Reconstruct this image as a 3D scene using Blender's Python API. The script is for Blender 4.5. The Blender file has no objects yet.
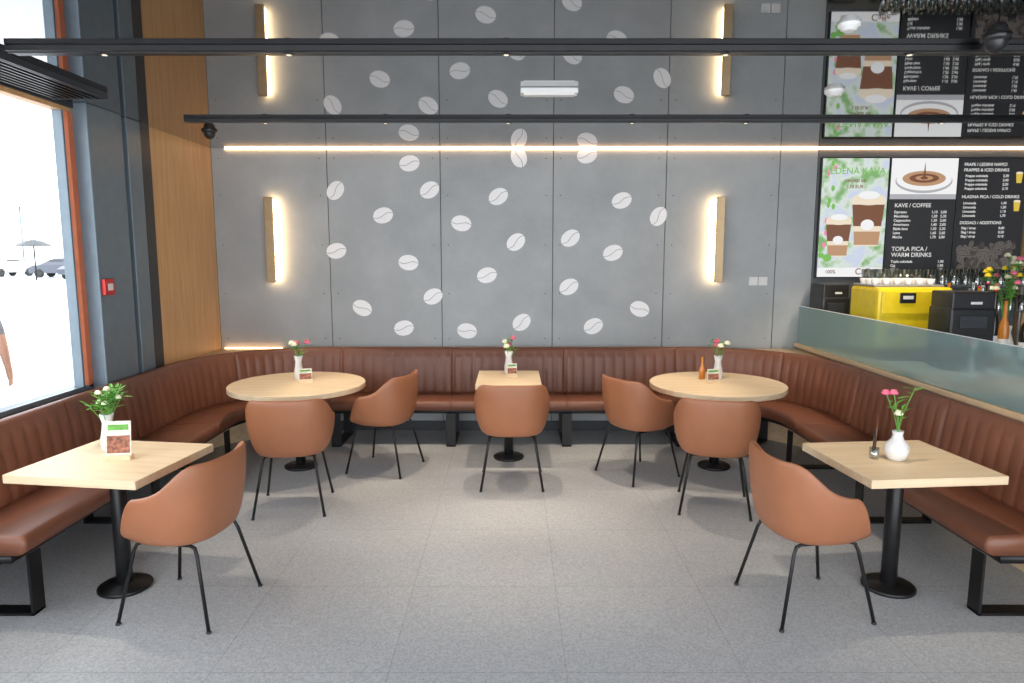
import bpy, bmesh, math, random
from mathutils import Vector, Matrix
random.seed(7)
scene = bpy.context.scene
COL = scene.collection

# ---------------------------------------------------------------- materials
def nodemat(name):
    m = bpy.data.materials.new(name); m.use_nodes = True
    nt = m.node_tree
    return m, nt, nt.nodes.get("Principled BSDF")
def mat(name, col, rough=0.5, metal=0.0, var=0.06, scale=12.0, bump=0.0, bscale=200.0, coat=0.0):
    m, nt, p = nodemat(name)
    tc = nt.nodes.new("ShaderNodeTexCoord")
    n = nt.nodes.new("ShaderNodeTexNoise"); n.inputs["Scale"].default_value = scale; n.inputs["Detail"].default_value = 4
    nt.links.new(tc.outputs["Object"], n.inputs["Vector"])
    r = nt.nodes.new("ShaderNodeValToRGB")
    c = list(col)
    r.color_ramp.elements[0].position = 0.3; r.color_ramp.elements[1].position = 0.7
    r.color_ramp.elements[0].color = [max(0, x*(1-var)) for x in c]+[1]
    r.color_ramp.elements[1].color = [min(1, x*(1+var)) for x in c]+[1]
    nt.links.new(n.outputs["Fac"], r.inputs["Fac"])
    nt.links.new(r.outputs["Color"], p.inputs["Base Color"])
    p.inputs["Roughness"].default_value = rough; p.inputs["Metallic"].default_value = metal
    if coat: p.inputs["Coat Weight"].default_value = coat
    if bump:
        n2 = nt.nodes.new("ShaderNodeTexNoise"); n2.inputs["Scale"].default_value = bscale
        nt.links.new(tc.outputs["Object"], n2.inputs["Vector"])
        b = nt.nodes.new("ShaderNodeBump"); b.inputs["Strength"].default_value = bump; b.inputs["Distance"].default_value = 0.002
        nt.links.new(n2.outputs["Fac"], b.inputs["Height"]); nt.links.new(b.outputs["Normal"], p.inputs["Normal"])
    return m

def wood_mat(name, c1, c2, stretch=(1, 14, 14), rough=0.45, scale=2.2):
    m, nt, p = nodemat(name)
    tc = nt.nodes.new("ShaderNodeTexCoord"); mp = nt.nodes.new("ShaderNodeMapping")
    mp.inputs["Scale"].default_value = stretch
    nt.links.new(tc.outputs["Object"], mp.inputs["Vector"])
    n = nt.nodes.new("ShaderNodeTexNoise"); n.inputs["Scale"].default_value = scale; n.inputs["Detail"].default_value = 8; n.inputs["Roughness"].default_value = 0.65
    nt.links.new(mp.outputs["Vector"], n.inputs["Vector"])
    r = nt.nodes.new("ShaderNodeValToRGB")
    r.color_ramp.elements[0].position = 0.3; r.color_ramp.elements[1].position = 0.72
    r.color_ramp.elements[0].color = list(c1)+[1]; r.color_ramp.elements[1].color = list(c2)+[1]
    nt.links.new(n.outputs["Fac"], r.inputs["Fac"]); nt.links.new(r.outputs["Color"], p.inputs["Base Color"])
    p.inputs["Roughness"].default_value = rough
    return m

def concrete_mat(name, c1, c2):
    m, nt, p = nodemat(name)
    tc = nt.nodes.new("ShaderNodeTexCoord")
    n = nt.nodes.new("ShaderNodeTexNoise"); n.inputs["Scale"].default_value = 1.6; n.inputs["Detail"].default_value = 10; n.inputs["Roughness"].default_value = 0.66
    nt.links.new(tc.outputs["Object"], n.inputs["Vector"])
    r = nt.nodes.new("ShaderNodeValToRGB")
    r.color_ramp.elements[0].position = 0.3; r.color_ramp.elements[1].position = 0.7
    r.color_ramp.elements[0].color = list(c1)+[1]; r.color_ramp.elements[1].color = list(c2)+[1]
    nt.links.new(n.outputs["Fac"], r.inputs["Fac"]); nt.links.new(r.outputs["Color"], p.inputs["Base Color"])
    p.inputs["Roughness"].default_value = 0.6
    n2 = nt.nodes.new("ShaderNodeTexNoise"); n2.inputs["Scale"].default_value = 40; n2.inputs["Detail"].default_value = 5
    nt.links.new(tc.outputs["Object"], n2.inputs["Vector"])
    b = nt.nodes.new("ShaderNodeBump"); b.inputs["Strength"].default_value = 0.15; b.inputs["Distance"].default_value = 0.003
    nt.links.new(n2.outputs["Fac"], b.inputs["Height"]); nt.links.new(b.outputs["Normal"], p.inputs["Normal"])
    return m

def floor_mat():
    m, nt, p = nodemat("terrazzo_tiles")
    tc = nt.nodes.new("ShaderNodeTexCoord")
    mp = nt.nodes.new("ShaderNodeMapping"); mp.inputs["Location"].default_value = (0.33, 0.1, 0)
    nt.links.new(tc.outputs["Object"], mp.inputs["Vector"])
    br = nt.nodes.new("ShaderNodeTexBrick")
    br.offset = 0.0; br.squash = 1.0
    br.inputs["Scale"].default_value = 1.0
    br.inputs["Mortar Size"].default_value = 0.0024
    br.inputs["Mortar Smooth"].default_value = 0.1
    br.inputs["Brick Width"].default_value = 0.8; br.inputs["Row Height"].default_value = 0.8
    br.inputs["Color1"].default_value = (0.435, 0.448, 0.462, 1); br.inputs["Color2"].default_value = (0.455, 0.468, 0.48, 1)
    br.inputs["Mortar"].default_value = (0.33, 0.335, 0.34, 1)
    nt.links.new(mp.outputs["Vector"], br.inputs["Vector"])
    v = nt.nodes.new("ShaderNodeTexVoronoi"); v.inputs["Scale"].default_value = 120
    nt.links.new(tc.outputs["Object"], v.inputs["Vector"])
    r = nt.nodes.new("ShaderNodeValToRGB")
    r.color_ramp.elements[0].position = 0.0; r.color_ramp.elements[0].color = (0.80, 0.80, 0.80, 1)
    r.color_ramp.elements[1].position = 1.0; r.color_ramp.elements[1].color = (1.14, 1.14, 1.14, 1)
    sx = nt.nodes.new("ShaderNodeSeparateColor")
    nt.links.new(v.outputs["Color"], sx.inputs["Color"]); nt.links.new(sx.outputs["Red"], r.inputs["Fac"])
    mx = nt.nodes.new("ShaderNodeMix"); mx.data_type = 'RGBA'; mx.blend_type = 'MULTIPLY'; mx.inputs["Factor"].default_value = 1.0
    nt.links.new(br.outputs["Color"], mx.inputs["A"]); nt.links.new(r.outputs["Color"], mx.inputs["B"])
    nt.links.new(mx.outputs["Result"], p.inputs["Base Color"])
    p.inputs["Roughness"].default_value = 0.38
    return m

def glassy(name, tint, gloss_fac, diffuse=None, dfac=0.0):
    m = bpy.data.materials.new(name); m.use_nodes = True; nt = m.node_tree
    for n in list(nt.nodes): nt.nodes.remove(n)
    o = nt.nodes.new("ShaderNodeOutputMaterial")
    t = nt.nodes.new("ShaderNodeBsdfTransparent"); t.inputs["Color"].default_value = list(tint)+[1]
    g = nt.nodes.new("ShaderNodeBsdfGlossy"); g.inputs["Roughness"].default_value = 0.05
    mx = nt.nodes.new("ShaderNodeMixShader"); mx.inputs[0].default_value = gloss_fac
    base = t
    if diffuse:
        d = nt.nodes.new("ShaderNodeBsdfDiffuse")
        d.inputs["Color"].default_value = list(diffuse)+[1]
        tl = nt.nodes.new("ShaderNodeBsdfTranslucent"); tl.inputs["Color"].default_value = list(diffuse)+[1]
        m3 = nt.nodes.new("ShaderNodeMixShader"); m3.inputs[0].default_value = 0.4
        nt.links.new(d.outputs[0], m3.inputs[1]); nt.links.new(tl.outputs[0], m3.inputs[2])
        m2 = nt.nodes.new("ShaderNodeMixShader"); m2.inputs[0].default_value = dfac
        nt.links.new(t.outputs[0], m2.inputs[1]); nt.links.new(m3.outputs[0], m2.inputs[2]); base = m2
    nt.links.new(base.outputs[0], mx.inputs[1]); nt.links.new(g.outputs[0], mx.inputs[2])
    nt.links.new(mx.outputs[0], o.inputs[0])
    return m

def emis(name, col, s):
    m = bpy.data.materials.new(name); m.use_nodes = True; nt = m.node_tree
    p = nt.nodes.get("Principled BSDF")
    p.inputs["Base Color"].default_value = (0.02, 0.02, 0.02, 1)
    p.inputs["Emission Color"].default_value = list(col)+[1]; p.inputs["Emission Strength"].default_value = s
    return m

M = {}
M['concrete'] = concrete_mat("concrete_panel", (0.34, 0.362, 0.368), (0.45, 0.472, 0.478))
M['concrete_dk'] = concrete_mat("concrete_panel_dark", (0.11, 0.12, 0.125), (0.15, 0.16, 0.165))
M['floor'] = floor_mat()
M['joint'] = mat("panel_joint", (0.08, 0.08, 0.085), 0.8)
M['bean'] = mat("white_print", (0.97, 0.97, 0.97), 0.6, var=0.01)
M['wood'] = wood_mat("oak_panel", (0.60, 0.33, 0.13), (0.78, 0.48, 0.23), stretch=(10, 10, 0.8))
M['oak'] = wood_mat("oak_light", (0.70, 0.52, 0.32), (0.84, 0.68, 0.47), stretch=(1.0, 12, 12))
M['oak_y'] = wood_mat("oak_light_long", (0.60, 0.42, 0.24), (0.76, 0.57, 0.36), stretch=(12, 1.0, 12))
M['black'] = mat("black_steel", (0.012, 0.012, 0.013), 0.38, 0.3)
M['blackp'] = mat("black_plastic", (0.02, 0.02, 0.022), 0.3)
M['leather'] = mat("brown_leather", (0.19, 0.070, 0.038), 0.40, bump=0.25, bscale=260, var=0.1, scale=5)
M['tan'] = mat("tan_leather", (0.345, 0.133, 0.062), 0.42, bump=0.25, bscale=260, var=0.06, scale=6)
M['brass'] = mat("brushed_brass", (0.42, 0.30, 0.17), 0.4, 0.6)
M['led'] = emis("warm_led", (1.0, 0.68, 0.36), 26)
M['ledcove'] = emis("warm_led_cove", (1.0, 0.56, 0.26), 11)
M['lamp'] = emis("lamp_face", (1.0, 0.85, 0.65), 1.2)
M['mirror'] = mat("glossy_dark_ceiling", (0.33, 0.335, 0.345), 0.02, 1.0, var=0.02)
M['steel'] = mat("grey_steel_column", (0.17, 0.22, 0.26), 0.4, 0.2)
M['darkgrey'] = mat("dark_grey_paint", (0.03, 0.034, 0.04), 0.45)
M['orange'] = mat("orange_frame", (0.70, 0.20, 0.09), 0.5)
M['red'] = mat("red_plastic", (0.6, 0.02, 0.02), 0.35)
M['white'] = mat("white_plastic", (0.78, 0.78, 0.76), 0.4, var=0.02)
M['ceramic'] = mat("white_ceramic", (0.8, 0.79, 0.76), 0.22, var=0.02)
M['green'] = mat("leaf_green", (0.12, 0.36, 0.05), 0.5, var=0.3, scale=40)
M['pink'] = mat("pink_petal", (0.80, 0.16, 0.28), 0.5, var=0.2, scale=50)
M['petal'] = mat("white_petal", (0.85, 0.85, 0.62), 0.5)
M['yellow'] = mat("yellow_enamel", (0.90, 0.66, 0.02), 0.3)
M['winglass'] = glassy("window_glass", (0.97, 0.98, 0.98), 0.04)
M['tealglass'] = glassy("teal_frosted_glass", (0.74, 0.90, 0.90), 0.16, (0.50, 0.68, 0.70), 0.42)
M['clear'] = glassy("clear_glass", (0.80, 0.84, 0.82), 0.35)
M['amber'] = mat("amber_bottle", (0.55, 0.20, 0.03), 0.15)
M['wine'] = mat("dark_bottle_glass", (0.02, 0.015, 0.012), 0.08)
M['paper'] = mat("menu_card_paper", (0.72, 0.70, 0.62), 0.6, var=0.25, scale=30)
M['cardpic'] = mat("menu_card_print", (0.32, 0.12, 0.07), 0.6, var=0.7, scale=45)
M['asphalt'] = mat("pale_paving", (0.56, 0.56, 0.57), 0.8)
M['carpaint'] = mat("car_paint_silver", (0.40, 0.41, 0.43), 0.3, 0.3)
M['cardark'] = mat("car_paint_dark", (0.10, 0.11, 0.14), 0.3)
M['rubber'] = mat("rubber", (0.03, 0.03, 0.03), 0.8)
M['skin'] = mat("skin", (0.40, 0.22, 0.15), 0.5)
M['shirt'] = mat("grey_shirt", (0.15, 0.16, 0.18), 0.8)
M['pants'] = mat("dark_trousers", (0.03, 0.035, 0.05), 0.8)
M['hair'] = mat("dark_hair", (0.03, 0.02, 0.015), 0.6)
M['coffee'] = mat("coffee_brown", (0.10, 0.035, 0.015), 0.3)

def ink(name, c, s=1.15): M[name] = emis(name, c, s)
ink('scr_black', (0.012, 0.012, 0.014)); ink('scr_white', (0.75, 0.75, 0.75)); ink('scr_text', (0.62, 0.62, 0.60)); ink('scr_brown', (0.16, 0.06, 0.025))
ink('scr_mid', (0.42, 0.24, 0.13)); ink('scr_green', (0.16, 0.42, 0.08)); ink('scr_yel', (0.6, 0.42, 0.05)); ink('scr_cream', (0.72, 0.62, 0.48)); ink('scr_pink', (0.75, 0.2, 0.35))
ink('scr_bean', (0.10, 0.085, 0.075)); ink('scr_bean2', (0.05, 0.04, 0.035)); ink('scr_grey', (0.36, 0.36, 0.38))
def photo_ink(name, stops, scale):
    m = bpy.data.materials.new(name); m.use_nodes = True; nt = m.node_tree; p = nt.nodes["Principled BSDF"]
    tc = nt.nodes.new("ShaderNodeTexCoord"); v = nt.nodes.new("ShaderNodeTexNoise"); v.inputs["Scale"].default_value = scale; v.inputs["Detail"].default_value = 5
    nt.links.new(tc.outputs["Object"], v.inputs["Vector"])
    r = nt.nodes.new("ShaderNodeValToRGB")
    while len(r.color_ramp.elements) < len(stops): r.color_ramp.elements.new(0.5)
    for e, (pos, c) in zip(r.color_ramp.elements, stops): e.position = pos; e.color = list(c)+[1]
    nt.links.new(v.outputs["Fac"], r.inputs["Fac"])
    nt.links.new(r.outputs["Color"], p.inputs["Emission Color"]); p.inputs["Emission Strength"].default_value = 1.0
    p.inputs["Base Color"].default_value = (0.02, 0.02, 0.02, 1)
    M[name] = m
photo_ink('scr_foliage', [(0.40, (0.58, 0.64, 0.78)), (0.5, (0.66, 0.74, 0.66)), (0.62, (0.20, 0.42, 0.14))], 6)

# ---------------------------------------------------------------- builder
class B:
    def __init__(s): s.v = []; s.f = []; s.m = []; s.sm = []; s.mats = []
    def mi(s, k):
        if k not in s.mats: s.mats.append(k)
        return s.mats.index(k)
    def add(s, vs, fs, k, smooth=False, T=None):
        o = len(s.v); mi = s.mi(k)
        for p in vs:
            p = Vector(p)
            s.v.append(T @ p if T is not None else p)
        for f in fs:
            s.f.append([i+o for i in f]); s.m.append(mi); s.sm.append(smooth)
    def box(s, c, d, k, T=None, ch=0.0):
        bm = bmesh.new(); bmesh.ops.create_cube(bm, size=1)
        for v in bm.verts: v.co = Vector((v.co.x*d[0]+c[0], v.co.y*d[1]+c[1], v.co.z*d[2]+c[2]))
        if ch > 0: bmesh.ops.bevel(bm, geom=bm.edges[:], offset=ch, segments=2, profile=0.5, affect='EDGES')
        bm.verts.ensure_lookup_table(); bm.verts.index_update()
        s.add([v.co.copy() for v in bm.verts], [[v.index for v in f.verts] for f in bm.faces], k, False, T); bm.free()
    def lathe(s, prof, c, k, n=28, T=None, smooth=True):
        vs = []; fs = []
        for r, z in prof:
            for i in range(n):
                a = 2*math.pi*i/n; vs.append((c[0]+r*math.cos(a), c[1]+r*math.sin(a), c[2]+z))
        for j in range(len(prof)-1):
            for i in range(n):
                a = j*n+i; b = j*n+(i+1) % n; fs.append([a, b, b+n, a+n])
        s.add(vs, fs, k, smooth, T)
        s.add(vs[:n][::-1], [list(range(n))], k, False, T); s.add(vs[-n:], [list(range(n))], k, False, T)
    def cyl(s, c, r, h, k, n=28, T=None):
        e = min(0.003, r*0.2, h*0.2)
        s.lathe([(r-e, 0), (r, e), (r, h-e), (r-e, h)], c, k, n, T)
    def tube(s, pts, r, k, n=10, T=None, closed=False):
        pts = [Vector(p) for p in pts]; N = len(pts); vs = []; fs = []
        up = None
        for i, p in enumerate(pts):
            if closed: t = (pts[(i+1) % N]-pts[i-1]).normalized()
            else: t = ((pts[min(i+1, N-1)]-pts[max(i-1, 0)])).normalized()
            if up is None:
                up = Vector((0, 0, 1)) if abs(t.z) < 0.9 else Vector((1, 0, 0))
            up = (up - t*up.dot(t)).normalized(); sd = t.cross(up)
            rr = r[i] if isinstance(r, (list, tuple)) else r
            for j in range(n):
                a = 2*math.pi*j/n; vs.append(p+up*math.cos(a)*rr+sd*math.sin(a)*rr)
        rng = N if closed else N-1
        for i in range(rng):
            for j in range(n):
                a = i*n+j; b = i*n+(j+1) % n; c2 = ((i+1) % N)*n
                fs.append([a, b, c2+(j+1) % n, c2+j])
        if not closed: fs += [list(range(n))[::-1], [(N-1)*n+j for j in range(n)]]
        s.add(vs, fs, k, True, T)
    def ball(s, c, r, k, sc=(1, 1, 1), n=12, T=None):
        bm = bmesh.new(); bmesh.ops.create_uvsphere(bm, u_segments=n, v_segments=max(6, n//2+2), radius=r)
        bm.verts.index_update()
        s.add([(v.co.x*sc[0]+c[0], v.co.y*sc[1]+c[1], v.co.z*sc[2]+c[2]) for v in bm.verts], [[v.index for v in f.verts] for f in bm.faces], k, True, T); bm.free()
    def poly(s, pts, k, T=None): s.add(pts, [list(range(len(pts)))], k, False, T)
    def prism(s, pts2, z0, z1, k, T=None):
        n = len(pts2)
        vs = [(p[0], p[1], z0) for p in pts2]+[(p[0], p[1], z1) for p in pts2]
        fs = [list(range(n))[::-1], list(range(n, 2*n))]+[[i, (i+1) % n, (i+1) % n+n, i+n] for i in range(n)]
        s.add(vs, fs, k, False, T)
    def obj(s, name, parent=None, loc=None, rz=0.0, fix=True):
        me = bpy.data.meshes.new(name)
        me.from_pydata([tuple(v) for v in s.v], [], s.f)
        for k in s.mats: me.materials.append(M[k])
        me.polygons.foreach_set("material_index", s.m); me.polygons.foreach_set("use_smooth", s.sm)
        me.update()
        if fix:
            bm = bmesh.new(); bm.from_mesh(me); bmesh.ops.recalc_face_normals(bm, faces=bm.faces); bm.to_mesh(me); bm.free()
        o = bpy.data.objects.new(name, me); COL.objects.link(o)
        if parent: o.parent = parent
        if loc: o.location = loc
        o.rotation_euler = (0, 0, rz)
        return o
def empty(name, loc=(0, 0, 0), rz=0.0):
    e = bpy.data.objects.new(name, None); e.empty_display_size = 0.1; COL.objects.link(e); e.location = loc; e.rotation_euler = (0, 0, rz); return e
def boxobj(name, c, d, k, ch=0.0):
    b = B(); b.box((0, 0, 0), d, k, ch=ch); return b.obj(name, loc=c)
def smooth(a, b, x):
    t = max(0, min(1, (x-a)/(b-a))); return t*t*(3-2*t)
def bez(pts, n=10):
    P = [Vector(p) for p in pts]; P = [P[0]]+P+[P[-1]]; out = []
    for i in range(1, len(P)-2):
        for j in range(n):
            t = j/n
            out.append(0.5*((2*P[i])+(-P[i-1]+P[i+1])*t+(2*P[i-1]-5*P[i]+4*P[i+1]-P[i+2])*t*t+(-P[i-1]+3*P[i]-3*P[i+1]+P[i+2])*t**3))
    out.append(P[-2]); return out

# ---------------------------------------------------------------- room dimensions
WY = 7.10; CZ = 2.92; XL = -3.05; XR = 6.0; YF = -1.2

boxobj("floor", ((XL-0.2+XR)/2, (YF+WY)/2, -0.05), (XR-XL+0.2, WY-YF, 0.1), 'floor')

b = B()
b.box(((XL-0.2+XR)/2, WY+0.08, 1.46), (XR-XL+0.3, 0.12, 2.92), 'joint')
seams = [-3.05, -1.88, -0.73, 0.42, 1.57, 2.72]
for i in range(5):
    x0, x1 = seams[i]+0.004, seams[i+1]-0.004
    b.box(((x0+x1)/2, WY+0.01, 1.46), (x1-x0, 0.02, 2.92), 'concrete')
    for zz in (0.98, 1.45, 1.95, 2.45, 2.82):
        for xx in (x0+0.07, x1-0.07):
            T = Matrix.Translation((xx, WY+0.0005, zz)) @ Matrix.Rotation(math.radians(90), 4, 'X')
            b.cyl((0, 0, -0.0), 0.006, 0.003, 'joint', 12, T)
b.box(((2.724+3.10)/2, WY+0.01, 1.46), (3.10-2.724, 0.02, 2.92), 'concrete')
b.box(((3.106+XR)/2, WY+0.01, 1.46), (XR-3.106, 0.02, 2.92), 'concrete_dk')
b.obj("wall_back")
boxobj("wall_right", (XR+0.05, (YF+WY)/2, 1.46), (0.1, WY-YF, 2.92), 'concrete_dk')
boxobj("baseboard_back", (-0.03, WY-0.01, 0.05), (5.9, 0.012, 0.1), 'darkgrey')

b = B()
ys = [YF, 0.3, 1.95, 3.68, 5.58, WY+0.02]
for j in range(len(ys)-1):
    b.box(((-3.25+6.0)/2, (ys[j]+ys[j+1])/2, CZ+0.01), (9.25, ys[j+1]-ys[j]-0.002, 0.02), 'mirror')
b.box(((-3.25+6.0)/2, (YF+WY)/2, CZ+0.06), (9.25, WY-YF, 0.06), 'darkgrey')
b.obj("ceiling")

boxobj("led_strip_light", (1.4, WY-0.010, CZ-0.007), (8.6, 0.016, 0.012), 'ledcove')

boxobj("wall_left_wood_panel", (XL-0.05, 6.47, 1.46), (0.1, 1.26, 2.92), 'wood')
boxobj("trim_1", (XL-0.03, 5.77, 1.46), (0.14, 0.14, 2.92), 'darkgrey')
b = B()
b.box((XL-0.02, 5.60, 1.46), (0.12, 0.2, 2.92), 'steel', ch=0.006)
b.box((XL-0.06, 5.47, 1.46), (0.12, 0.1, 2.92), 'darkgrey')
b.box((XL-0.02, 5.20, 1.46), (0.14, 0.44, 2.92), 'steel', ch=0.006)
b.obj("wall_left_pillar")
boxobj("wall_left", (XL-0.10, (4.98+YF)/2, 0.44), (0.12, 4.98-YF, 0.88), 'darkgrey')
b = B()
y0, y1 = 1.2, 4.98
for yy, w, k in ((y1-0.03, 0.06, 'orange'), (y1-0.11, 0.02, 'steel'), (4.03, 0.03, 'orange'), (y0, 0.06, 'orange')):
    b.box((XL-0.085, yy, 1.87), (0.07, w, 1.96), k, ch=0.004)
b.box((XL-0.10, (y0+y1)/2, 0.895), (0.10, y1-y0, 0.03), 'steel')
b.box((XL-0.10, (y0+y1)/2, 2.865), (0.08, y1-y0, 0.03), 'wood')
b.box((XL-0.10, (y0+y1)/2, 2.90), (0.12, y1-y0, 0.04), 'darkgrey')
b.box((XL-0.10, (y0+y1)/2, 1.87), (0.008, y1-y0-0.06, 1.92), 'winglass')
b.obj("window_1")
b = B()
for i in range(8):
    b.box((XL+0.02+i*0.045, 2.95, CZ-0.02), (0.014, 3.5, 0.036), 'black')
b.box((XL+0.17, 2.95, CZ-0.003), (0.36, 3.5, 0.004), 'darkgrey')
b.box((XL+0.36, 2.95, CZ-0.02), (0.014, 3.5, 0.038), 'darkgrey')
b.box((XL+0.18, 4.70, CZ-0.02), (0.37, 0.014, 0.038), 'darkgrey')
b.obj("ceiling_vent_grille")

b = B(); b.box((0, 0, 0), (0.03, 0.12, 0.12), 'red', ch=0.006); b.box((0.018, 0, 0), (0.006, 0.06, 0.05), 'white', ch=0.002)
b.obj("fire_alarm_call_point", loc=(XL+0.064, 5.06, 1.62))
b = B(); b.box((-0.05, 0, 0), (0.09, 0.012, 0.09), 'white', ch=0.004); b.box((0.05, 0, 0), (0.09, 0.012, 0.09), 'white', ch=0.004)
b.box((-0.05, -0.008, 0), (0.06, 0.006, 0.06), 'white', ch=0.002); b.box((0.05, -0.008, 0), (0.06, 0.006, 0.06), 'white', ch=0.002)
b.obj("light_switch", loc=(2.55, WY-0.006, 1.58))

b = B()
beans = [(-1.04,2.77,10),(.07,2.83,-70),(.76,2.85,15),(-.84,2.505,30),(-1.32,2.25,15),(-.14,2.44,30),(-.52,2.17,-10),(-1.81,1.89,10),(.04,1.98,40),
 (.60,2.02,35),(-1.07,1.77,-5),(-.26,1.64,15),(-1.56,1.30,-25),(-.82,1.42,25),(.10,1.15,40),(-1.13,1.09,10),(-.47,1.06,-10),(.59,1.52,30),(1.12,2.40,20),
 (1.5,2.24,55),(1.04,1.87,20),(1.33,1.29,-20),(.85,1.11,25),(-1.80,2.50,50)]
for bx, bz, ang in beans:
    a = math.radians(ang); A, C = 0.105, 0.080
    def R(x, z): return (bx+x*math.cos(a)-z*math.sin(a), WY-0.003, bz+x*math.sin(a)+z*math.cos(a))
    slit = [(-A*0.985+2*A*0.985*i/12) for i in range(13)]
    sl = [(x, 0.014*math.sin(x/A*math.pi)) for x in slit]
    for sg in (1, -1):
        low = [(x, z+sg*0.003) for x, z in sl]; up = []
        for x, z in low:
            xx = max(-0.999, min(0.999, x/A)); up.append((x, sg*max(sg*z+0.0005, C*math.sqrt(1-xx*xx))))
        for i in range(12):
            b.poly([R(*low[i]), R(*low[i+1]), R(*up[i+1]), R(*up[i])], 'bean')
b.obj("coffee_bean_wall_decals", fix=False)

def sconce(x, side):
    b = B()
    b.box((0, -0.085, 0), (0.085, 0.035, 0.86), 'brass', ch=0.004)
    b.box((-side*0.015, -0.035, 0), (0.03, 0.07, 0.80), 'brass')
    b.box((side*0.022, -0.040, 0), (0.036, 0.05, 0.82), 'led')
    return b.obj("wall_sconce", loc=(x, WY-0.002, 2.0))
sconce(-2.46, 1); sconce(2.11, -1)

Y1, Y2 = 5.58, 3.68
def rail(name, y, lamps, w, h):
    b = B(); x0, x1 = -2.58, 5.9
    b.box(((x0+x1)/2, y, CZ-h/2), (x1-x0, w, h), 'black', ch=0.003)
    b.box(((x0+x1)/2, y-0.02, CZ-h-0.002), (x1-x0, 0.008, 0.006), 'darkgrey')
    for lx in lamps:
        b.lathe([(0.026, 0), (0.026, 0.008), (0.02, 0.010)], (lx, y, CZ-h-0.009), 'blackp', 20)
        b.cyl((lx, y, CZ-h-0.011), 0.013, 0.003, 'lamp', 16)
    return b.obj(name)
L1 = [-1.95, -1.0, -0.03, 0.95, 1.85, 3.4]; L2 = [-2.1, -1.15, -0.03, 1.1, 2.05, 3.0]
rail("ceiling_light_rail", Y1, L1, 0.075, 0.025); rail("ceiling_light_rail", Y2, L2, 0.10, 0.030)
b = B(); b.box((0, 0, 0), (0.37, 0.10, 0.035), 'white', ch=0.006); b.box((0, 0, -0.02), (0.33, 0.07, 0.012), 'ceramic', ch=0.003)
b.obj("emergency_light", loc=(0.24, 4.58, CZ-0.0185))
def detector(x, y, s=1.0):
    b = B(); b.lathe([(0.03*s, -0.04*s), (0.045*s, -0.034*s), (0.05*s, -0.02*s), (0.06*s, -0.018*s), (0.062*s, 0)], (0, 0, 0), 'white'); b.obj("smoke_detector", loc=(x, y, CZ))
detector(2.10, 4.62, 1.0); detector(1.56, 3.32, 0.8)
def dome(x, y, r):
    b = B(); b.lathe([(0.001, -r*1.5), (r*0.5, -r*1.38), (r*0.87, -r), (r, -r*0.5), (r*1.05, -r*0.3), (r*1.3, -r*0.28), (r*1.3, 0)], (0, 0, 0), 'blackp'); b.obj("security_camera", loc=(x, y, CZ))
dome(2.38, 3.52, 0.05); dome(-2.62, 6.1, 0.05)

# ---------------------------------------------------------------- U-shaped banquette
BL, BR, BT, RR = -3.03, 2.97, 7.0, 1.15
YE = 3.25
def path():
    P = []
    def seg(a, c):
        L = (Vector(c)-Vector(a)).length; n = max(1, int(L/0.0125))
        for i in range(n): P.append(Vector(a).lerp(Vector(c), i/n))
    seg((BL, YE), (BL, BT-RR))
    n = int(RR*math.pi/2/0.0125)
    for i in range(n):
        t = math.pi-i/n*math.pi/2; P.append(Vector((BL+RR+RR*math.cos(t), BT-RR+RR*math.sin(t))))
    seg((BL+RR, BT), (BR-RR, BT))
    for i in range(n):
        t = math.pi/2-i/n*math.pi/2; P.append(Vector((BR-RR+RR*math.cos(t), BT-RR+RR*math.sin(t))))
    seg((BR, BT-RR), (BR, YE)); P.append(Vector((BR, YE)))
    return P
P = path(); S = [0]
for i in range(1, len(P)): S.append(S[-1]+(P[i]-P[i-1]).length)
Nn = []
for i in range(len(P)):
    t = (P[min(i+1, len(P)-1)]-P[max(i-1, 0)]).normalized(); Nn.append(Vector((t.y, -t.x)))
total = S[-1]; NSEC = 11; SEC = total/NSEC; RIBS = 11; RW = SEC/RIBS
def sweep(name, prof_fn, k, parent, i0=0, i1=None):
    i1 = len(P) if i1 is None else i1
    b = B(); vs = []; fs = []; n = None
    for i in range(i0, i1):
        pr = prof_fn(S[i]); n = len(pr)
        for o, z in pr:
            q = P[i]+Nn[i]*o; vs.append((q.x, q.y, z))
    m = i1-i0
    for i in range(m-1):
        for j in range(n):
            a = i*n+j; c = i*n+(j+1) % n; fs.append([a, c, c+n, a+n])
    fs += [list(range(n)), [(m-1)*n+j for j in range(n)][::-1]]
    b.add(vs, fs, k, True); return b.obj(name, parent)
bench = empty("banquette_bench", (0, 0, 0))
def back_prof(s):
    u = (s % RW)/RW; rib = (abs(math.sin(math.pi*u)))**0.5
    v = (s % SEC)/SEC; e = min(v, 1-v)*SEC; g = smooth(0, 0.016, e)
    d = 0.013*rib*(0.4+0.6*g)-0.016*(1-g)
    pts = [(0.015, 0.40), (0.155+d, 0.40), (0.160+d, 0.48), (0.148+d, 0.60), (0.132+d, 0.72), (0.118+d, 0.80), (0.112+d, 0.835), (0.110-0.014*(1-g), 0.855), (0.108-0.014*(1-g), 0.885), (0.092-0.01*(1-g), 0.905-0.004*(1-g)), (0.065, 0.914-0.006*(1-g)), (0.035, 0.905), (0.015, 0.885)]
    return pts
sweep("backrest", back_prof, 'leather', bench)
def seat_prof(s):
    v = (s % SEC)/SEC; e = min(v, 1-v)*SEC; g = smooth(0, 0.014, e); q = 0.010*(1-g)
    return [(0.16, 0.365), (0.57-q, 0.365), (0.588-q, 0.375), (0.60-q, 0.40), (0.60-q, 0.43), (0.588-q, 0.452-q), (0.56, 0.462-q), (0.40, 0.466-q), (0.16, 0.455-q)]
sweep("seat_cushion", seat_prof, 'leather', bench)
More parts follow.
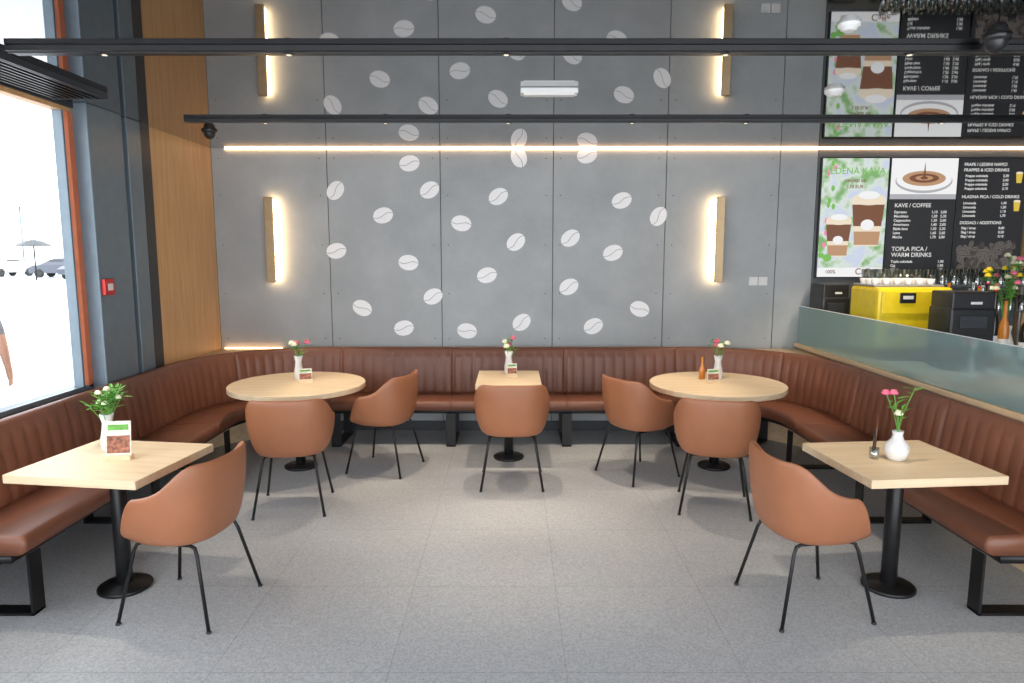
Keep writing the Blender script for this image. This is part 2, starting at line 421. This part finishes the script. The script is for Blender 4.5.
sweep("seat_frame", lambda s: [(0.05, 0.325), (0.52, 0.325), (0.52, 0.364), (0.05, 0.364)], 'black', bench)
b = B()
def leg_at(s):
    i = min(range(len(S)), key=lambda q: abs(S[q]-s)); p = P[i]; nn = Nn[i]; t = Vector((-nn.y, nn.x))
    T = Matrix(((nn.x, t.x, 0, p.x), (nn.y, t.y, 0, p.y), (0, 0, 1, 0), (0, 0, 0, 1)))
    w = 0.09; th = 0.014
    b.box((0.30, 0, th/2), (0.50, w, th), 'black', T); b.box((0.543, 0, 0.165), (th, w, 0.33), 'black', T); b.box((0.057, 0, 0.165), (th, w, 0.33), 'black', T)
for s in [0.12, 1.35, 2.55, 3.6]: leg_at(s); leg_at(total-s)
smid = total/2
for dx in (-1.68, -0.56, 0.56, 1.68): leg_at(smid+dx)
b.obj("sled_legs", bench)

for sx, nm in ((-1, "ledge_left"), (1, "ledge_right")):
    b = B(); cx = BL+RR if sx < 0 else BR-RR; X = XL+0.001 if sx < 0 else BR+0.04
    pts = []
    for i in range(25):
        t = math.pi/2+(-sx)*(i/24)*math.pi/2
        pts.append((cx+(RR+0.0)*math.cos(t), BT-RR+(RR)*math.sin(t)))
    pts += [(X, BT-RR), (X, WY-0.02), (cx, WY-0.02)]
    b.prism(pts, 0.0, 0.875, 'oak_y'); b.obj("trim_"+nm)
b = B(); b.box(((BL+BR)/2, (BT+WY)/2-0.003, 0.86), (BR-BL-2*RR, WY-BT-0.02, 0.03), 'oak'); b.obj("trim_ledge_back")
boxobj("led_strip_light", (XL+0.35, WY-0.028, 0.882), (0.6, 0.01, 0.010), 'ledcove')

b = B()
b.box((BR+0.10, (WY+2.2)/2, 0.45), (0.10, WY-2.2-0.03, 0.90), 'oak_y')
b.box((BR+0.065, (WY+2.2)/2, 0.92), (0.17, WY-2.2-0.03, 0.045), 'oak_y', ch=0.003)
b.obj("wall_right_partition")
b = B(); b.box((BR+0.0, (WY+2.2)/2-0.02, 1.135), (0.012, WY-2.2-0.1, 0.38), 'tealglass')
b.box((BR+0.0, (WY+2.2)/2-0.02, 1.326), (0.013, WY-2.2-0.1, 0.004), 'bean')
b.obj("glass_partition_screen")

# ---------------------------------------------------------------- tables
def pedestal(b, z=0.705):
    b.lathe([(0.135, 0), (0.14, 0.006), (0.14, 0.018), (0.13, 0.024), (0.055, 0.028), (0.045, 0.034)], (0, 0, 0), 'black', 40)
    b.cyl((0, 0, 0.03), 0.042, z-0.04, 'black', 32)
    b.box((0, 0, z-0.008), (0.36, 0.05, 0.014), 'black'); b.box((0, 0, z-0.008), (0.05, 0.36, 0.014), 'black')
def sqtable(x, y, w, d, rz):
    b = B(); pedestal(b); b.box((0, 0, 0.7275), (w, d, 0.045), 'oak', ch=0.003); b.obj("square_cafe_table", loc=(x, y, 0), rz=rz)
def rtable(x, y, r):
    b = B(); pedestal(b); b.lathe([(r-0.004, 0), (r, 0.004), (r, 0.041), (r-0.004, 0.045)], (0, 0, 0.705), 'oak', 96, smooth=False); b.obj("round_cafe_table", loc=(x, y, 0))
sqtable(-2.18, 3.64, 0.74, 0.68, math.radians(-8)); sqtable(2.12, 3.64, 0.73, 0.68, math.radians(5)); sqtable(-0.03, 6.10, 0.57, 0.72, 0)
rtable(-1.86, 5.83, 0.575); rtable(1.78, 5.83, 0.575)

# ---------------------------------------------------------------- chairs
def shell_mesh():
    NU, NV = 56, 16; vs = [(0, 0.0, 0.437)]; fs = []
    for j in range(1, NV+1):
        v = j/NV
        for i in range(NU):
            t = 2*math.pi*i/NU; c = (1-math.cos(t))/2
            H = 0.466+smooth(0.06, 0.40, c)*0.225+smooth(0.42, 0.88, c)*0.165
            e = 2/2.7
            sx = math.copysign(abs(math.sin(t))**e, math.sin(t)); cy = math.copysign(abs(math.cos(t))**e, math.cos(t))
            if v < 0.55: rad = 0.76*v/0.55; w = 0
            else:
                w = (v-0.55)/0.45; rad = 0.76+0.24*math.sin(w*math.pi/2)
            z = 0.437+(H-0.437)*(w**1.5)
            ax = 0.295; by = 0.25 if cy > 0 else 0.265
            vs.append((ax*rad*sx, by*rad*cy, z))
    for i in range(NU): fs.append([0, 1+i, 1+(i+1) % NU])
    for j in range(NV-1):
        for i in range(NU):
            a = 1+j*NU+i; c = 1+j*NU+(i+1) % NU; fs.append([a, a+NU, c+NU, c])
    me = bpy.data.meshes.new("chair_shell"); me.from_pydata(vs, [], fs); me.materials.append(M['tan'])
    bm = bmesh.new(); bm.from_mesh(me); bmesh.ops.recalc_face_normals(bm, faces=bm.faces); bm.to_mesh(me); bm.free()
    for p in me.polygons: p.use_smooth = True
    return me
SH = shell_mesh()
def chair(x, y, dx, dy):
    e = empty("tub_chair", (x, y, 0), math.atan2(-dx, dy))
    o = bpy.data.objects.new("shell", SH); COL.objects.link(o); o.parent = e
    md = o.modifiers.new("sol", 'SOLIDIFY'); md.thickness = 0.026; md.offset = 0.0
    md = o.modifiers.new("sub", 'SUBSURF'); md.levels = 1; md.render_levels = 2
    b = B()
    b.lathe([(0.05, 0), (0.17, 0.008), (0.205, 0.022), (0.17, 0.028)], (0, 0, 0.418), 'tan', 32)
    b.obj("seat_pad_under", e)
    b = B()
    for sx in (-1, 1):
        pts = [(sx*0.245, 0.245, 0.008), (sx*0.185, 0.175, 0.37), (sx*0.178, 0.160, 0.405), (sx*0.172, 0.13, 0.415), (sx*0.172, -0.13, 0.415), (sx*0.178, -0.160, 0.405), (sx*0.185, -0.175, 0.37), (sx*0.245, -0.255, 0.008)]
        b.tube(pts, 0.0095, 'black', 10)
        for yy in (0.245, -0.255): b.cyl((sx*0.245, yy, 0), 0.013, 0.012, 'blackp', 12)
    for yy in (0.11, -0.11): b.tube([(-0.172, yy, 0.412), (0.172, yy, 0.412)], 0.009, 'black', 8)
    b.obj("legs", e)
chair(-1.715, 3.45, -1, 0.16); chair(1.56, 3.46, 1, 0.14)
chair(-1.62, 4.90, -0.14, 1); chair(-1.11, 5.80, -1, 0.28)
chair(0.0, 5.44, 0.0, 1); chair(1.07, 5.64, 0.85, 0.5); chair(1.50, 4.90, 0.24, 1)

# ---------------------------------------------------------------- table-top items
def leaf(b, p, d, L, w, k):
    p = Vector(p); d = Vector(d).normalized(); s = d.cross(Vector((0, 0, 1)))
    if s.length < 0.01: s = Vector((1, 0, 0))
    s.normalize(); u = s.cross(d)
    m1 = p+d*L*0.35; m2 = p+d*L*0.7-Vector((0, 0, L*0.06)); e = p+d*L-Vector((0, 0, L*0.15))
    b.add([p, m1+s*w, m1-s*w, m2+s*w*0.8, m2-s*w*0.8, e, m1-u*w*0.4, m2-u*w*0.3], [[0, 1, 6], [0, 6, 2], [1, 3, 7, 6], [6, 7, 4, 2], [3, 5, 7], [7, 5, 4]], k)
def rose(b, c, r, k):
    c = Vector(c); b.ball(c, r*0.6, k, n=8)
    for ring, (n, rr, dz) in enumerate(((4, 0.55, 0.3), (6, 0.85, 0.0), (7, 1.05, -0.3))):
        for i in range(n):
            a = 2*math.pi*i/n+ring; q = c+Vector((math.cos(a)*r*rr*0.6, math.sin(a)*r*rr*0.6, dz*r))
            b.ball(q, r*0.5, k, sc=(1, 1, 0.75), n=6)
def vase_bouquet(x, y, kind, s=1.0):
    b = B()
    if kind == 'round':
        b.lathe([(0.03, 0), (0.045, 0.01), (0.055, 0.045), (0.05, 0.075), (0.028, 0.10), (0.022, 0.12), (0.026, 0.14), (0.020, 0.138), (0.018, 0.12)], (0, 0, 0), 'ceramic')
    else:
        b.lathe([(0.030, 0), (0.036, 0.01), (0.036, 0.06), (0.028, 0.10), (0.024, 0.14), (0.034, 0.185), (0.029, 0.185), (0.02, 0.14)], (0, 0, 0), 'ceramic')
    rnd = random.Random(int(x*100))
    nst = {'green': 14, 'round': 5, 'pink': 6}[kind]
    for i in range(nst):
        a = rnd.uniform(0, 6.28); sp = rnd.uniform(0.02, 0.085); h = rnd.uniform(0.24, 0.37)*(0.95 if kind != 'pink' else 0.82)
        e = Vector((math.cos(a)*sp, math.sin(a)*sp, h))
        b.tube(bez([(0, 0, 0.12), (e.x*0.3, e.y*0.3, h*0.65), tuple(e)], 4), 0.0022, 'green', 5)
        for j in range(7 if kind == 'green' else 3):
            t = rnd.uniform(0.6, 1.0); q = Vector((e.x*t*t, e.y*t*t, 0.12+(h-0.12)*t)); aa = rnd.uniform(0, 6.28)
            leaf(b, q, (math.cos(aa), math.sin(aa), rnd.uniform(0.1, 0.9)), rnd.uniform(0.05, 0.08), 0.009, 'green')
        if kind == 'green' and i % 3 == 0: rose(b, e, 0.015, 'petal')
        if kind == 'round' and i < 3: rose(b, e, 0.018, 'pink' if i < 2 else 'petal')
        if kind == 'pink' and i < 4: rose(b, e, 0.024, 'pink' if i < 2 else 'petal')
    o = b.obj("flower_vase", loc=(x, y, 0.75)); o.scale = (s, s, s)
def card(x, y, rz, h=0.17, w=0.11):
    b = B()
    b.box((0, 0, 0.012), (w+0.01, 0.06, 0.024), 'oak', ch=0.002)
    T = Matrix.Translation((0, 0, 0.02)) @ Matrix.Rotation(math.radians(-8), 4, 'X')
    b.box((0, 0, h/2), (w, 0.003, h), 'paper', T); b.box((0, -0.0022, h*0.33), (w*0.9, 0.001, h*0.5), 'cardpic', T)
    b.box((0, -0.0022, h*0.82), (w*0.8, 0.001, h*0.16), 'green', T)
    b.obj("table_menu_card", loc=(x, y, 0.75), rz=rz)
vase_bouquet(-2.32, 3.82, 'green', 1.12); card(-2.15, 3.62, 0.15, 0.19, 0.13)
vase_bouquet(-1.90, 6.0, 'pink', 1.15); card(-1.80, 5.86, 0.3, 0.10)
vase_bouquet(-0.03, 6.30, 'pink', 1.15); card(0.0, 6.14, 0.1, 0.10, 0.09)
vase_bouquet(1.84, 6.02, 'pink', 1.15); card(1.75, 5.84, 0.2, 0.10)
vase_bouquet(2.10, 3.62, 'round', 1.15)
b = B(); b.lathe([(0.02, 0), (0.028, 0.01), (0.028, 0.09), (0.011, 0.13), (0.011, 0.19), (0.014, 0.20)], (0, 0, 0), 'amber'); b.obj("syrup_bottle", loc=(1.70, 6.02, 0.75))
b = B(); b.lathe([(0.022, 0), (0.024, 0.004), (0.026, 0.06), (0.024, 0.06), (0.02, 0.006)], (0, 0, 0), 'clear')
b.tube([(0.0, 0, 0.01), (0.008, 0, 0.24)], 0.005, 'coffee', 8); b.tube([(-0.01, 0.005, 0.01), (0.0, 0.005, 0.16)], 0.004, 'blackp', 8)
b.obj("glass_with_straws", loc=(1.99, 3.64, 0.75))  # small clear drinking glass with straws standing in it

# ---------------------------------------------------------------- menu boards
def text(s, x, z, size, k, parent, y=-0.024, align='LEFT'):
    c = bpy.data.curves.new("text_line", 'FONT'); c.body = s; c.size = size; c.align_x = align; c.materials.append(M[k]); c.offset = 0.0008 if size > 0.03 else 0
    o = bpy.data.objects.new("text_line", c); COL.objects.link(o); o.parent = parent; o.location = (x, y, z); o.rotation_euler = (math.pi/2, 0, 0)
def board(x):
    e = empty("menu_board", (x, WY-0.0245, 2.22)); b = B(); b.box((0, 0, 0), (0.69, 0.04, 1.21), 'blackp', ch=0.004); return e, b
FY = -0.0215
def rect(b, x0, z0, x1, z1, k, y=FY): b.poly([(x0, y, z0), (x1, y, z0), (x1, y, z1), (x0, y, z1)], k)
def disc(b, cx, cz, rx, rz, k, y): b.poly([(cx+rx*math.cos(2*math.pi*i/28), y, cz+rz*math.sin(2*math.pi*i/28)) for i in range(28)], k)
e, b = board(3.47)
rect(b, -0.335, -0.595, 0.335, 0.595, 'scr_foliage')
rect(b, -0.335, -0.595, 0.335, -0.50, 'scr_white', FY-0.0005)
for cx, cz, s in ((-0.14, -0.20, 1.05), (0.15, -0.04, 1.35)):
    b.poly([(cx-0.09*s, FY-0.001, cz-0.18*s), (cx+0.09*s, FY-0.001, cz-0.18*s), (cx+0.125*s, FY-0.001, cz+0.16*s), (cx-0.125*s, FY-0.001, cz+0.16*s)], 'scr_cream')
    b.poly([(cx-0.105*s, FY-0.0015, cz-0.03*s), (cx+0.105*s, FY-0.0015, cz-0.03*s), (cx+0.122*s, FY-0.0015, cz+0.13*s), (cx-0.122*s, FY-0.0015, cz+0.13*s)], 'scr_brown')
    b.poly([(cx-0.092*s, FY-0.0014, cz-0.17*s), (cx+0.092*s, FY-0.0014, cz-0.17*s), (cx+0.10*s, FY-0.0014, cz-0.07*s), (cx-0.10*s, FY-0.0014, cz-0.07*s)], 'scr_mid')
    disc(b, cx, cz+0.17*s, 0.125*s, 0.045*s, 'scr_cream', FY-0.002); disc(b, cx, cz+0.20*s, 0.08*s, 0.03*s, 'scr_white', FY-0.0021); disc(b, cx, cz-0.02*s, 0.05*s, 0.04*s, 'scr_white', FY-0.0022)
rn = random.Random(2)
for i in range(16): disc(b, rn.uniform(-0.32, -0.2), rn.uniform(-0.4, 0.55), 0.018, 0.03, 'scr_pink' if i % 3 == 0 else 'scr_green', FY-0.0009)
disc(b, -0.24, -0.40, 0.045, 0.04, 'scr_green', FY-0.0025)
b.obj("display", e)
text("LEDENA KAVA", 0, 0.44, 0.092, 'scr_green', e, align='CENTER'); text("osvjezi se", 0, 0.36, 0.055, 'scr_brown', e, align='CENTER')
text("2,50 EUR", 0.0, 0.30, 0.045, 'scr_brown', e, align='CENTER'); text("Caffe", 0.15, -0.57, 0.09, 'scr_brown', e, align='CENTER'); text("100%", -0.20, -0.56, 0.05, 'scr_brown', e, align='CENTER')
e, b = board(4.165)
rect(b, -0.335, -0.595, 0.335, 0.19, 'scr_black'); rect(b, -0.335, 0.19, 0.335, 0.595, 'scr_grey')
rect(b, -0.335, 0.24, 0.335, 0.595, 'scr_white', FY-0.0004)
disc(b, 0, 0.37, 0.29, 0.12, 'scr_grey', FY-0.0008); disc(b, 0, 0.385, 0.28, 0.11, 'scr_white', FY-0.001); disc(b, 0, 0.395, 0.22, 0.075, 'scr_mid', FY-0.0012); disc(b, 0, 0.398, 0.15, 0.045, 'scr_brown', FY-0.0016); disc(b, 0, 0.40, 0.09, 0.024, 'scr_mid', FY-0.0018)
b.poly([(-0.015, FY-0.002, 0.40), (0.015, FY-0.002, 0.40), (0.003, FY-0.002, 0.56)], 'scr_brown'); disc(b, 0, 0.40, 0.04, 0.015, 'scr_brown', FY-0.002)
b.obj("display", e)
text("KAVE / COFFEE", -0.28, 0.11, 0.055, 'scr_text', e)
for i, n in enumerate(["Espresso", "Macchiato", "Cappuccino", "Americano", "Bijela kava", "Latte", "Mocha"]):
    z = 0.05-i*0.042; text(n, -0.28, z, 0.036, 'scr_text', e); text("1,%d0   2,%d0" % (i+1, (i*3) % 9), 0.10, z, 0.036, 'scr_text', e)
text("TOPLA PICA /", -0.28, -0.33, 0.06, 'scr_text', e); text("WARM DRINKS", -0.28, -0.39, 0.06, 'scr_text', e)
for i, n in enumerate(["Topla cokolada", "Caj", "Mlijeko"]): text(n, -0.28, -0.45-i*0.042, 0.036, 'scr_text', e); text("1,90", 0.20, -0.45-i*0.042, 0.036, 'scr_text', e)
e, b = board(4.86)
rect(b, -0.335, -0.595, 0.335, 0.595, 'scr_black')
rn = random.Random(3)
for i in range(150):
    cx, cz = rn.uniform(-0.29, 0.29), rn.uniform(-0.56, -0.25); a = rn.uniform(0, 3.14); ca, sa = math.cos(a), math.sin(a)
    def rp(px, pz, yy): return (cx+px*ca-pz*sa, yy, cz+px*sa+pz*ca)
    yy = FY-0.0006-i*0.00001; kk = 'scr_bean' if i % 3 else 'scr_bean2'
    b.poly([rp(0.035*math.cos(t*0.45), 0.022*math.sin(t*0.45), yy) for t in range(14)], kk)
    b.poly([rp(-0.033, -0.002, yy-0.000005), rp(0.033, -0.002, yy-0.000005), rp(0.033, 0.003, yy-0.000005), rp(-0.033, 0.003, yy-0.000005)], 'scr_black')
for zc in (0.40, 0.12):
    b.poly([(0.24, -0.0235, zc-0.05), (0.29, -0.0235, zc-0.05), (0.30, -0.0235, zc+0.05), (0.23, -0.0235, zc+0.05)], 'scr_yel'); disc(b, 0.265, zc+0.05, 0.035, 0.012, 'scr_cream', -0.0237)
b.obj("display", e)
for s, z in (("FRAPE / LEDENI NAPICI", 0.52), ("FRAPPES & ICED DRINKS", 0.465), ("HLADNA PICA / COLD DRINKS", 0.20), ("DODACI / ADDITIONS", -0.06)): text(s, -0.30, z, 0.042, 'scr_text', e)
for i in range(4): text("Frappe cokolada", -0.28, 0.41-i*0.042, 0.034, 'scr_text', e); text("2,%d0" % (i+3), 0.10, 0.41-i*0.042, 0.034, 'scr_text', e)
for i in range(4): text("Limunada", -0.28, 0.14-i*0.042, 0.034, 'scr_text', e); text("1,%d0" % (i+4), 0.10, 0.14-i*0.042, 0.034, 'scr_text', e)
for i in range(3): text("Slag / sirup", -0.28, -0.11-i*0.042, 0.034, 'scr_text', e); text("0,%d0" % (i+4), 0.10, -0.11-i*0.042, 0.034, 'scr_text', e)
boxobj("trim_oak_post", (5.42, WY-0.06, 1.9), (0.36, 0.1, 2.0), 'wood')

# ---------------------------------------------------------------- bar counter and equipment
b = B()
b.box((3.97, 6.05, 0.45), (1.6, 1.9, 0.90), 'darkgrey'); b.box((3.99, 6.05, 0.92), (1.7, 1.96, 0.04), 'white', ch=0.004)
b.box((3.97, 4.0, 0.45), (1.0, 2.1, 0.90), 'darkgrey'); b.box((3.99, 4.0, 0.92), (1.1, 2.14, 0.04), 'white', ch=0.004)
b.obj("bar_counter")
def grinder(x, y, w=0.28, h=0.58, name="coffee_grinder"):
    b = B(); b.box((0, 0, h*0.4), (w, 0.30, h*0.8), 'blackp', ch=0.02); b.box((0, -0.0, h*0.86), (w*0.94, 0.28, h*0.28), 'blackp', ch=0.012)
    b.box((0, -0.155, h*0.62), (w*0.6, 0.012, 0.10), 'darkgrey', ch=0.004); b.cyl((0, -0.19, h*0.25), 0.02, 0.1, 'carpaint', 14); b.box((0, -0.2, 0.02), (w*0.7, 0.1, 0.03), 'carpaint')
    b.box((0.02, -0.145, h*0.86), (w*0.25, 0.004, 0.02), 'white')
    b.obj(name, loc=(x, y, 0.945))
grinder(3.19, 6.86, 0.27, 0.62); grinder(3.63, 5.50, 0.36, 0.62, "filter_coffee_machine")
b = B()
b.box((0, 0, 0.34), (0.66, 0.5, 0.58), 'yellow', ch=0.03); b.box((0, -0.255, 0.50), (0.60, 0.02, 0.2), 'yellow', ch=0.008)
b.box((0, -0.20, 0.06), (0.64, 0.3, 0.07), 'blackp', ch=0.01)
b.box((-0.08, -0.27, 0.54), (0.14, 0.01, 0.09), 'blackp', ch=0.006)
b.box((-0.08, -0.277, 0.545), (0.09, 0.003, 0.03), 'white')
for xx in (-0.2, 0.2): b.cyl((xx, -0.28, 0.22), 0.035, 0.07, 'carpaint'); b.tube([(xx, -0.28, 0.24), (xx, -0.36, 0.23)], 0.012, 'blackp')
for xx in (-0.28, 0.28):
    for yy in (-0.18, 0.18): b.cyl((xx, yy, 0), 0.025, 0.06, 'blackp')
b.box((0, 0.05, 0.64), (0.62, 0.38, 0.015), 'carpaint', ch=0.003)
for i in range(6):
    for j in range(3):
        b.lathe([(0.022, 0), (0.036, 0.05), (0.033, 0.05), (0.018, 0.006)], (-0.26+i*0.1, -0.05+j*0.1, 0.648), 'ceramic', 14)
b.obj("espresso_machine", loc=(3.52, 6.20, 0.94))
b = B()
for zz in (1.55, 1.30):
    b.box((4.3, 6.80, zz), (1.7, 0.26, 0.02), 'clear')
    for i in range(14):
        for j in range(2):
            x = 3.54+i*0.115; y = 6.74+j*0.12
            b.lathe([(0.030, 0), (0.042, 0.15), (0.038, 0.15), (0.026, 0.006)], (x, y, zz+0.01), 'clear', 14)
for xx in (3.47, 5.13): b.cyl((xx, 6.88, 0.94), 0.012, 0.62, 'carpaint', 12)
b.obj("glass_shelf_with_tumblers")
def bottle(x, y, k, h=0.3, cap='red'):
    b = B(); b.lathe([(0.034, 0), (0.038, 0.006), (0.038, h*0.55), (0.03, h*0.66), (0.014, h*0.75), (0.013, h*0.96), (0.016, h)], (0, 0, 0), k, 20)
    b.lathe([(0.0385, h*0.15), (0.0385, h*0.42)], (0, 0, 0), 'white', 20); b.cyl((0, 0, h), 0.014, 0.015, cap, 12)
    b.obj("bottle", loc=(x, y, 0.94))
bottle(3.93, 5.55, 'wine', 0.62); bottle(4.06, 5.60, 'amber', 0.54, 'blackp'); bottle(4.10, 5.78, 'wine', 0.58); bottle(3.98, 5.78, 'clear', 0.64, 'carpaint'); bottle(4.16, 5.50, 'wine', 0.5)
bottle(4.05, 6.05, 'clear', 0.62, 'blackp'); bottle(4.17, 6.10, 'amber', 0.62); bottle(4.0, 5.93, 'clear', 0.66, 'carpaint'); bottle(3.96, 6.2, 'amber', 0.66, 'blackp'); bottle(4.14, 5.95, 'wine', 0.66)
b = B(); b.lathe([(0.05, 0), (0.07, 0.02), (0.08, 0.12), (0.05, 0.22), (0.06, 0.28)], (0, 0, 0), 'ceramic', 24)
rn = random.Random(9)
for i in range(26):
    a = rn.uniform(0, 6.28); sp = rn.uniform(0.03, 0.2); h = rn.uniform(0.6, 0.92); ee = Vector((math.cos(a)*sp, math.sin(a)*sp, h))
    b.tube(bez([(0, 0, 0.2), (ee.x*0.3, ee.y*0.3, h*0.7), tuple(ee)], 4), 0.003, 'green', 5)
    for j in range(3): aa = rn.uniform(0, 6.28); leaf(b, ee*rn.uniform(0.8, 1), (math.cos(aa), math.sin(aa), 0.4), 0.09, 0.018, 'green')
    rose(b, ee, 0.026, ('pink', 'petal', 'yellow', 'petal')[i % 4])
b.obj("flower_bouquet", loc=(4.44, 6.12, 0.94))

# ---------------------------------------------------------------- outside
boxobj("ground_exterior", (-53.3, 40, -0.12), (100, 130, 0.1), 'asphalt')
def car(x, y, k, rz):
    b = B()
    side = [(-2.1, 0.35), (-2.15, 0.75), (-1.75, 0.95), (-1.2, 1.0), (-0.6, 1.42), (0.7, 1.45), (1.45, 1.02), (2.05, 0.85), (2.15, 0.35)]
    n = len(side); vs = [(p[0], -0.85, p[1]) for p in side]+[(p[0], 0.85, p[1]) for p in side]
    for i in range(n):
        if side[i][1] > 1.2: vs[i] = (vs[i][0], -0.65, vs[i][2]); vs[i+n] = (vs[i+n][0], 0.65, vs[i+n][2])
    b.add(vs, [list(range(n))[::-1], list(range(n, 2*n))]+[[i, (i+1) % n, (i+1) % n+n, i+n] for i in range(n)], k)
    for sy in (-1, 1):
        b.poly([(-0.95, sy*0.80, 1.03), (1.15, sy*0.80, 1.03), (0.6, sy*0.70, 1.36), (-0.5, sy*0.70, 1.36)], 'blackp')
        for wx in (-1.35, 1.35):
            T = Matrix.Translation((wx, sy*0.82, 0.33)) @ Matrix.Rotation(math.pi/2, 4, 'X')
            b.lathe([(0.2, -0.1), (0.33, -0.09), (0.33, 0.09), (0.2, 0.1)], (0, 0, 0), 'rubber', 24, T)
    b.obj("parked_car", loc=(x, y, -0.07), rz=rz)
for i, (x, y) in enumerate([(-36, 55), (-42, 57), (-47, 59), (-54, 72), (-47, 72), (-32, 52), (-60, 74), (-40, 66)]):
    car(x, y, ('cardark', 'carpaint', 'cardark')[i % 3], (0.1, 1.4, 0.0, 0.2)[i % 4])
def umbrella(x, y):
    b = B(); b.tube([(0, 0, 0), (0, 0, 2.9)], 0.05, 'black'); b.lathe([(0.02, 0.5), (0.6, 0.35), (1.3, 0.0)], (0, 0, 2.4), 'darkgrey', 8); b.obj("patio_umbrella", loc=(x, y, -0.07))
umbrella(-34, 49)
b = B(); b.tube([(0, 0, 0), (0, 0, 6.0)], 0.07, 'steel'); b.box((0.4, 0, 6.0), (1.0, 0.2, 0.1), 'steel'); b.obj("street_lamp", loc=(-44, 62, -0.07))

def person(x, y, rz):
    me = bpy.data.meshes.new("pedestrian")
    V = []; E = []; Rd = []
    def j(p, r, par=None):
        V.append(p); Rd.append(r)
        if par is not None: E.append((par, len(V)-1))
        return len(V)-1
    pel = j((0, 0, 0.95), 0.145); ab = j((0, 0.01, 1.12), 0.135, pel); ch = j((0, 0, 1.32), 0.155, ab); nk = j((0, -0.01, 1.48), 0.06, ch); n2 = j((0, 0.0, 1.53), 0.055, nk)
    h1 = j((0, 0.02, 1.60), 0.085, n2); h2 = j((0, 0.02, 1.70), 0.085, h1)
    nose = j((0, 0.115, 1.62), 0.014, h1)
    for s, sw in ((-1, 1), (1, -1)):
        sh = j((s*0.17, 0, 1.41), 0.065, ch); el = j((s*0.24, -0.02+0.04*sw, 1.14), 0.045, sh); wr = j((s*0.25, 0.08+0.06*sw, 0.92), 0.028, el)
        pm = j((s*0.25, 0.11+0.06*sw, 0.85), 0.03, wr)
        for q in range(4):
            f1 = j((s*0.25, 0.085+0.06*sw+q*0.022, 0.79), 0.009, pm); j((s*0.245, 0.09+0.06*sw+q*0.022, 0.755-0.004*(q % 2)), 0.008, f1)
        th = j((s*0.245, 0.155+0.06*sw, 0.835), 0.010, pm); j((s*0.24, 0.17+0.06*sw, 0.80), 0.009, th)
        hp = j((s*0.10, 0, 0.88), 0.10, pel); kn = j((s*0.10, 0.10*sw+0.02, 0.49), 0.065, hp); an = j((s*0.10, 0.14*sw-0.05, 0.09), 0.042, kn); j((s*0.11, 0.14*sw+0.10, 0.035), 0.035, an)
    me.from_pydata(V, E, []); o = bpy.data.objects.new("tmp", me); COL.objects.link(o)
    m = o.modifiers.new("s", 'SKIN'); o.modifiers.new("ss", 'SUBSURF').levels = 2
    sv = me.skin_vertices[0].data
    for i, r in enumerate(Rd): sv[i].radius = (r, r); sv[i].use_root = (i == 0)
    dg = bpy.context.evaluated_depsgraph_get(); dg.update()
    m2 = bpy.data.meshes.new_from_object(o.evaluated_get(dg)); bpy.data.objects.remove(o)
    m2.materials.clear()
    for k in ('skin', 'shirt', 'pants', 'hair', 'rubber'): m2.materials.append(M[k])
    for p in m2.polygons:
        c = p.center; p.use_smooth = True; i = 0
        if c.z > 1.68 or (c.z > 1.55 and c.y < 0.0): i = 3
        elif c.z > 1.47: i = 0
        elif abs(c.x) > 0.185 and c.z < 1.24: i = 0
        elif c.z > 0.93: i = 1
        elif c.z > 0.09: i = 2
        else: i = 4
        p.material_index = i
    p = bpy.data.objects.new("pedestrian", m2); COL.objects.link(p); p.location = (x, y, -0.07); p.rotation_euler = (0, 0, rz)
person(-4.72, 5.9, 0.4)

# ---------------------------------------------------------------- lights
def spot(x, y, z, tx, ty, tz, e, ang, col=(1, 0.84, 0.66), blend=0.5, r=0.03):
    l = bpy.data.lights.new("spot_lamp", 'SPOT'); l.energy = e; l.spot_size = math.radians(ang); l.spot_blend = blend; l.color = col; l.shadow_soft_size = r
    o = bpy.data.objects.new("spot_lamp", l); COL.objects.link(o); o.location = (x, y, z)
    o.rotation_euler = (Vector((tx, ty, tz))-Vector((x, y, z))).to_track_quat('-Z', 'Y').to_euler()
ZL = CZ-0.075
for x, tx, ty in ((-1.95, -1.95, 6.0), (-1.0, -0.9, 5.5), (-0.03, -0.03, 5.7), (0.95, 0.9, 5.5), (1.85, 1.85, 6.0)): spot(x, Y1, ZL, tx, ty, 0.3, 95, 60)
spot(3.4, Y1, ZL, 3.5, 6.2, 1.0, 100, 75)
for x, tx, ty, e in ((-2.1, -2.25, 3.8, 90), (-1.15, -0.8, 4.2, 50), (-0.03, -0.03, 4.15, 120), (1.1, 0.8, 4.2, 50), (2.05, 2.2, 3.8, 90)): spot(x, Y2, ZL, tx, ty, 0.3, e, 56, blend=1.0)

w = bpy.data.worlds.new("World"); scene.world = w; w.use_nodes = True
bg = w.node_tree.nodes["Background"]; bg.inputs["Color"].default_value = (0.91, 0.95, 1.0, 1); bg.inputs["Strength"].default_value = 4.5

# ---------------------------------------------------------------- camera
cam = bpy.data.cameras.new("camera"); cam.lens = 24; cam.sensor_width = 36; cam.clip_end = 300
co = bpy.data.objects.new("camera", cam); COL.objects.link(co); co.location = (0, 0, 1.87); co.rotation_euler = (math.radians(90-7.4), 0, 0)
scene.camera = co
scene.view_settings.view_transform = 'Standard'; scene.view_settings.exposure = 0.0
